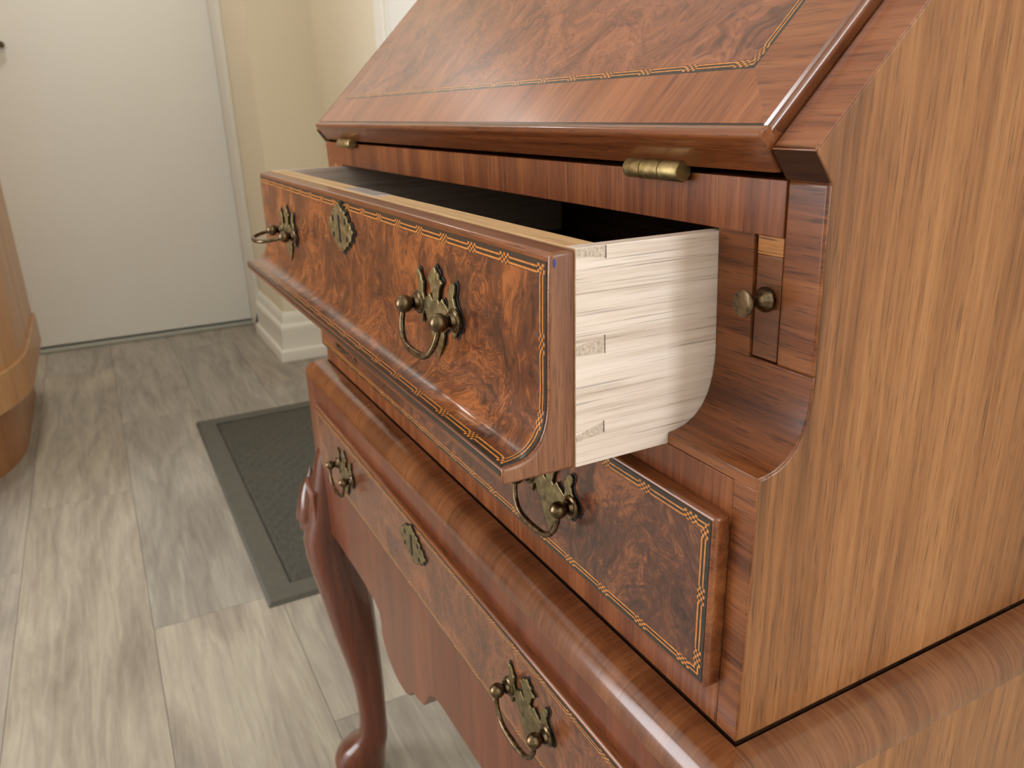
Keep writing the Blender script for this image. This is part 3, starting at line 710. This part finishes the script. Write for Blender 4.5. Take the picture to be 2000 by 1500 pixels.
# ------------------------------------------------------------------ waist moulding (mitred, veneered in short lengths)
m_, zb = 0.0235, -0.0206
mp = [(0.0012, -0.0001), (0.0040, -0.0002), (0.0080, -0.0007), (0.0120, -0.0019), (0.0155, -0.0038), (0.0188, -0.0066), (0.0212, -0.0098), (0.0228, -0.0135), (0.0236, -0.0172), (0.0238, -0.0206), (0.0, -0.0206)]
def mseg(name, pa, pb, oa, ob, mat):
    v = []; n = len(mp)
    for (p, o_) in ((pa, oa), (pb, ob)):
        for a, z in mp: v.append((p[0] + o_[0] * a, p[1] + o_[1] * a, z + ZF))
    f = [(k, (k + 1) % n, n + (k + 1) % n, n + k) for k in range(n)] + [tuple(range(n)), tuple(range(n, 2 * n))]
    o = link(name, v, f, mat, B, smooth=True, angle=50)
    return o
cuts = [mir(0.0), -0.600, -0.520, -0.395, -0.285, -0.142, -0.062, 0.0]
for i in range(len(cuts) - 1):
    oa = (-1, -1) if i == 0 else (0, -1); ob = (1, -1) if i == len(cuts) - 2 else (0, -1)
    g = 0.0001
    mseg('waist_moulding', (cuts[i] + (g if i else 0), 0), (cuts[i + 1], 0), oa, ob, M['mould'])
ycuts = [0.0, 0.064, 0.150, 0.27, DEPTH]
for i in range(len(ycuts) - 1):
    mseg('waist_moulding', (0, ycuts[i] + (0.0001 if i else 0)), (0, ycuts[i + 1]), (1, -1) if i == 0 else (1, 0), (1, 0), M['mould_side'])
    mseg('waist_moulding', (-W, ycuts[i] + (0.0001 if i else 0)), (-W, ycuts[i + 1]), (-1, -1) if i == 0 else (-1, 0), (-1, 0), M['mould_side'])
box('stand_top', -W + 0.001, -0.001, 0.001, DEPTH, -0.0190, -0.0002, M['inside'], B)

# ------------------------------------------------------------------ stand: frieze with scalloped apron, drawer, legs
ap = [(-0.690, -0.2260), (-0.59, -0.2225), (-0.545, -0.2222), (-0.515, -0.2240), (-0.500, -0.2300), (-0.496, -0.2420), (-0.497, -0.2540), (-0.493, -0.2660), (-0.483, -0.2760), (-0.467, -0.2835), (-0.447, -0.2868), (-0.430, -0.2855), (-0.416, -0.2785), (-0.409, -0.2700), (-0.405, -0.2660), (-0.392, -0.2640), (-0.376, -0.2595), (-0.368, -0.2490), (-0.356, -0.2330), (-0.344, -0.2250), (-0.330, -0.2222), (-0.242, -0.2190), (-0.150, -0.2222), (-0.010, -0.2260)]
xs = m_ + 0.0002
ap_poly = [(-W - xs, zb)] + [(-W - xs, -0.150), (-W - xs, -0.2280)] + ap + [(xs, -0.2280), (xs, zb)]
prism('frieze', ap_poly, -m_, -m_ + 0.020, 'y', M['stand'], B, bevel=0.0006)
sidep = [(-m_ + 0.0205, zb), (DEPTH, zb), (DEPTH, -0.262), (DEPTH - 0.04, -0.240), (DEPTH - 0.07, -0.215), (0.07, -0.215), (0.02, -0.240), (-m_ + 0.0205, -0.262)]
prism('side_frieze', sidep, xs - 0.018, xs, 'x', M['side'], B)
prism('side_frieze', sidep, -W - xs, -W - xs + 0.018, 'x', M['stand'], B)
box('back_frieze', -W - xs + 0.018, xs - 0.018, DEPTH - 0.02, DEPTH, -0.215, zb, M['inside'], B)
base = flat_drawer(-0.672, -0.028, -0.1215, -0.0425, -0.0290, -0.0150, 0.0028, 0.0050, M['burl_base'], 'long drawer of the stand', M['edge'])
handle(base, -0.1475, -0.0815, -0.0293, math.radians(5))
handle(base, mir(-0.1475), -0.0815, -0.0293, math.radians(5))
escutcheon(base, -0.350, -0.0660, -0.0293)

# cabriole legs: sections (height, shift along the corner diagonal, radius)
secs = [(-0.100, 0.000, 0.0200), (-0.130, -0.0054, 0.0240), (-0.150, -0.0080, 0.0250), (-0.170, -0.0103, 0.0270), (-0.190, -0.0120, 0.0290), (-0.210, -0.0135, 0.0310), (-0.227, -0.0165, 0.0325), (-0.245, -0.0198, 0.0335), (-0.270, -0.0180, 0.0343), (-0.300, -0.0131, 0.0343), (-0.330, -0.0085, 0.0337), (-0.360, -0.0057, 0.0317), (-0.390, -0.0031, 0.0292), (-0.420, 0.0, 0.0262), (-0.450, 0.0032, 0.0230), (-0.480, 0.0054, 0.0206), (-0.510, 0.0062, 0.0195), (-0.540, 0.0063, 0.0190), (-0.562, 0.0050, 0.0203), (-0.576, 0.0010, 0.0246), (-0.590, -0.0060, 0.0312), (-0.604, -0.0115, 0.0356), (-0.618, -0.0142, 0.0370), (-0.630, -0.0140, 0.0362), (-0.6385, -0.0130, 0.0330), (-0.6386, -0.0125, 0.0280), (-0.6447, -0.0125, 0.0275)]
def leg(cx, cy, dx, dy, mat):
    v = []; f = []; seg = 28
    for z, q_, r in secs:
        for k in range(seg):
            w = 2 * math.pi * k / seg
            v.append((cx + dx * -q_ + r * math.cos(w), cy + dy * -q_ + r * math.sin(w), z + ZF))
    for i in range(len(secs) - 1):
        for k in range(seg): f.append((i * seg + k, i * seg + (k + 1) % seg, (i + 1) * seg + (k + 1) % seg, (i + 1) * seg + k))
    f += [tuple(range(seg)), tuple(range((len(secs) - 1) * seg, len(secs) * seg))]
    o = link('leg', v, f, mat, B, smooth=True, angle=50)
    return o
for cx, cy, dx, dy in ((-W, 0, -1, -1), (0, 0, 1, -1), (-W, DEPTH - 0.03, -1, 0.3), (0, DEPTH - 0.03, 1, 0.3)):
    lg = leg(cx, cy, dx, dy, M['leg'])
    if cy == 0:
        # shaped brackets either side of the knee
        s = dx
        kb = [(-0.1500, 0.0010), (-0.1560, 0.0030), (-0.1625, 0.0060), (-0.1750, 0.0137), (-0.1880, 0.0185), (-0.2000, 0.0219), (-0.2183, 0.0261), (-0.2205, 0.0255), (-0.2206, 0.0222), (-0.2346, 0.0225), (-0.2350, 0.0180)]
        lathe('knee_bracket', [(-z_, r_) for z_, r_ in kb], (cx + s * 0.035, -0.030, ZF), (0, 0, -1), M['leg'], lg)
        ear = [(cx - s * q_, z_) for q_, z_ in ((-0.030, -0.160), (-0.030, -0.2440), (-0.020, -0.2400), (-0.010, -0.2290), (0.004, -0.2230), (0.004, -0.170))]
        prism('knee_ear', ear, -0.040, -0.012, 'y', M['stand'], lg, bevel=0.002, seg=3)
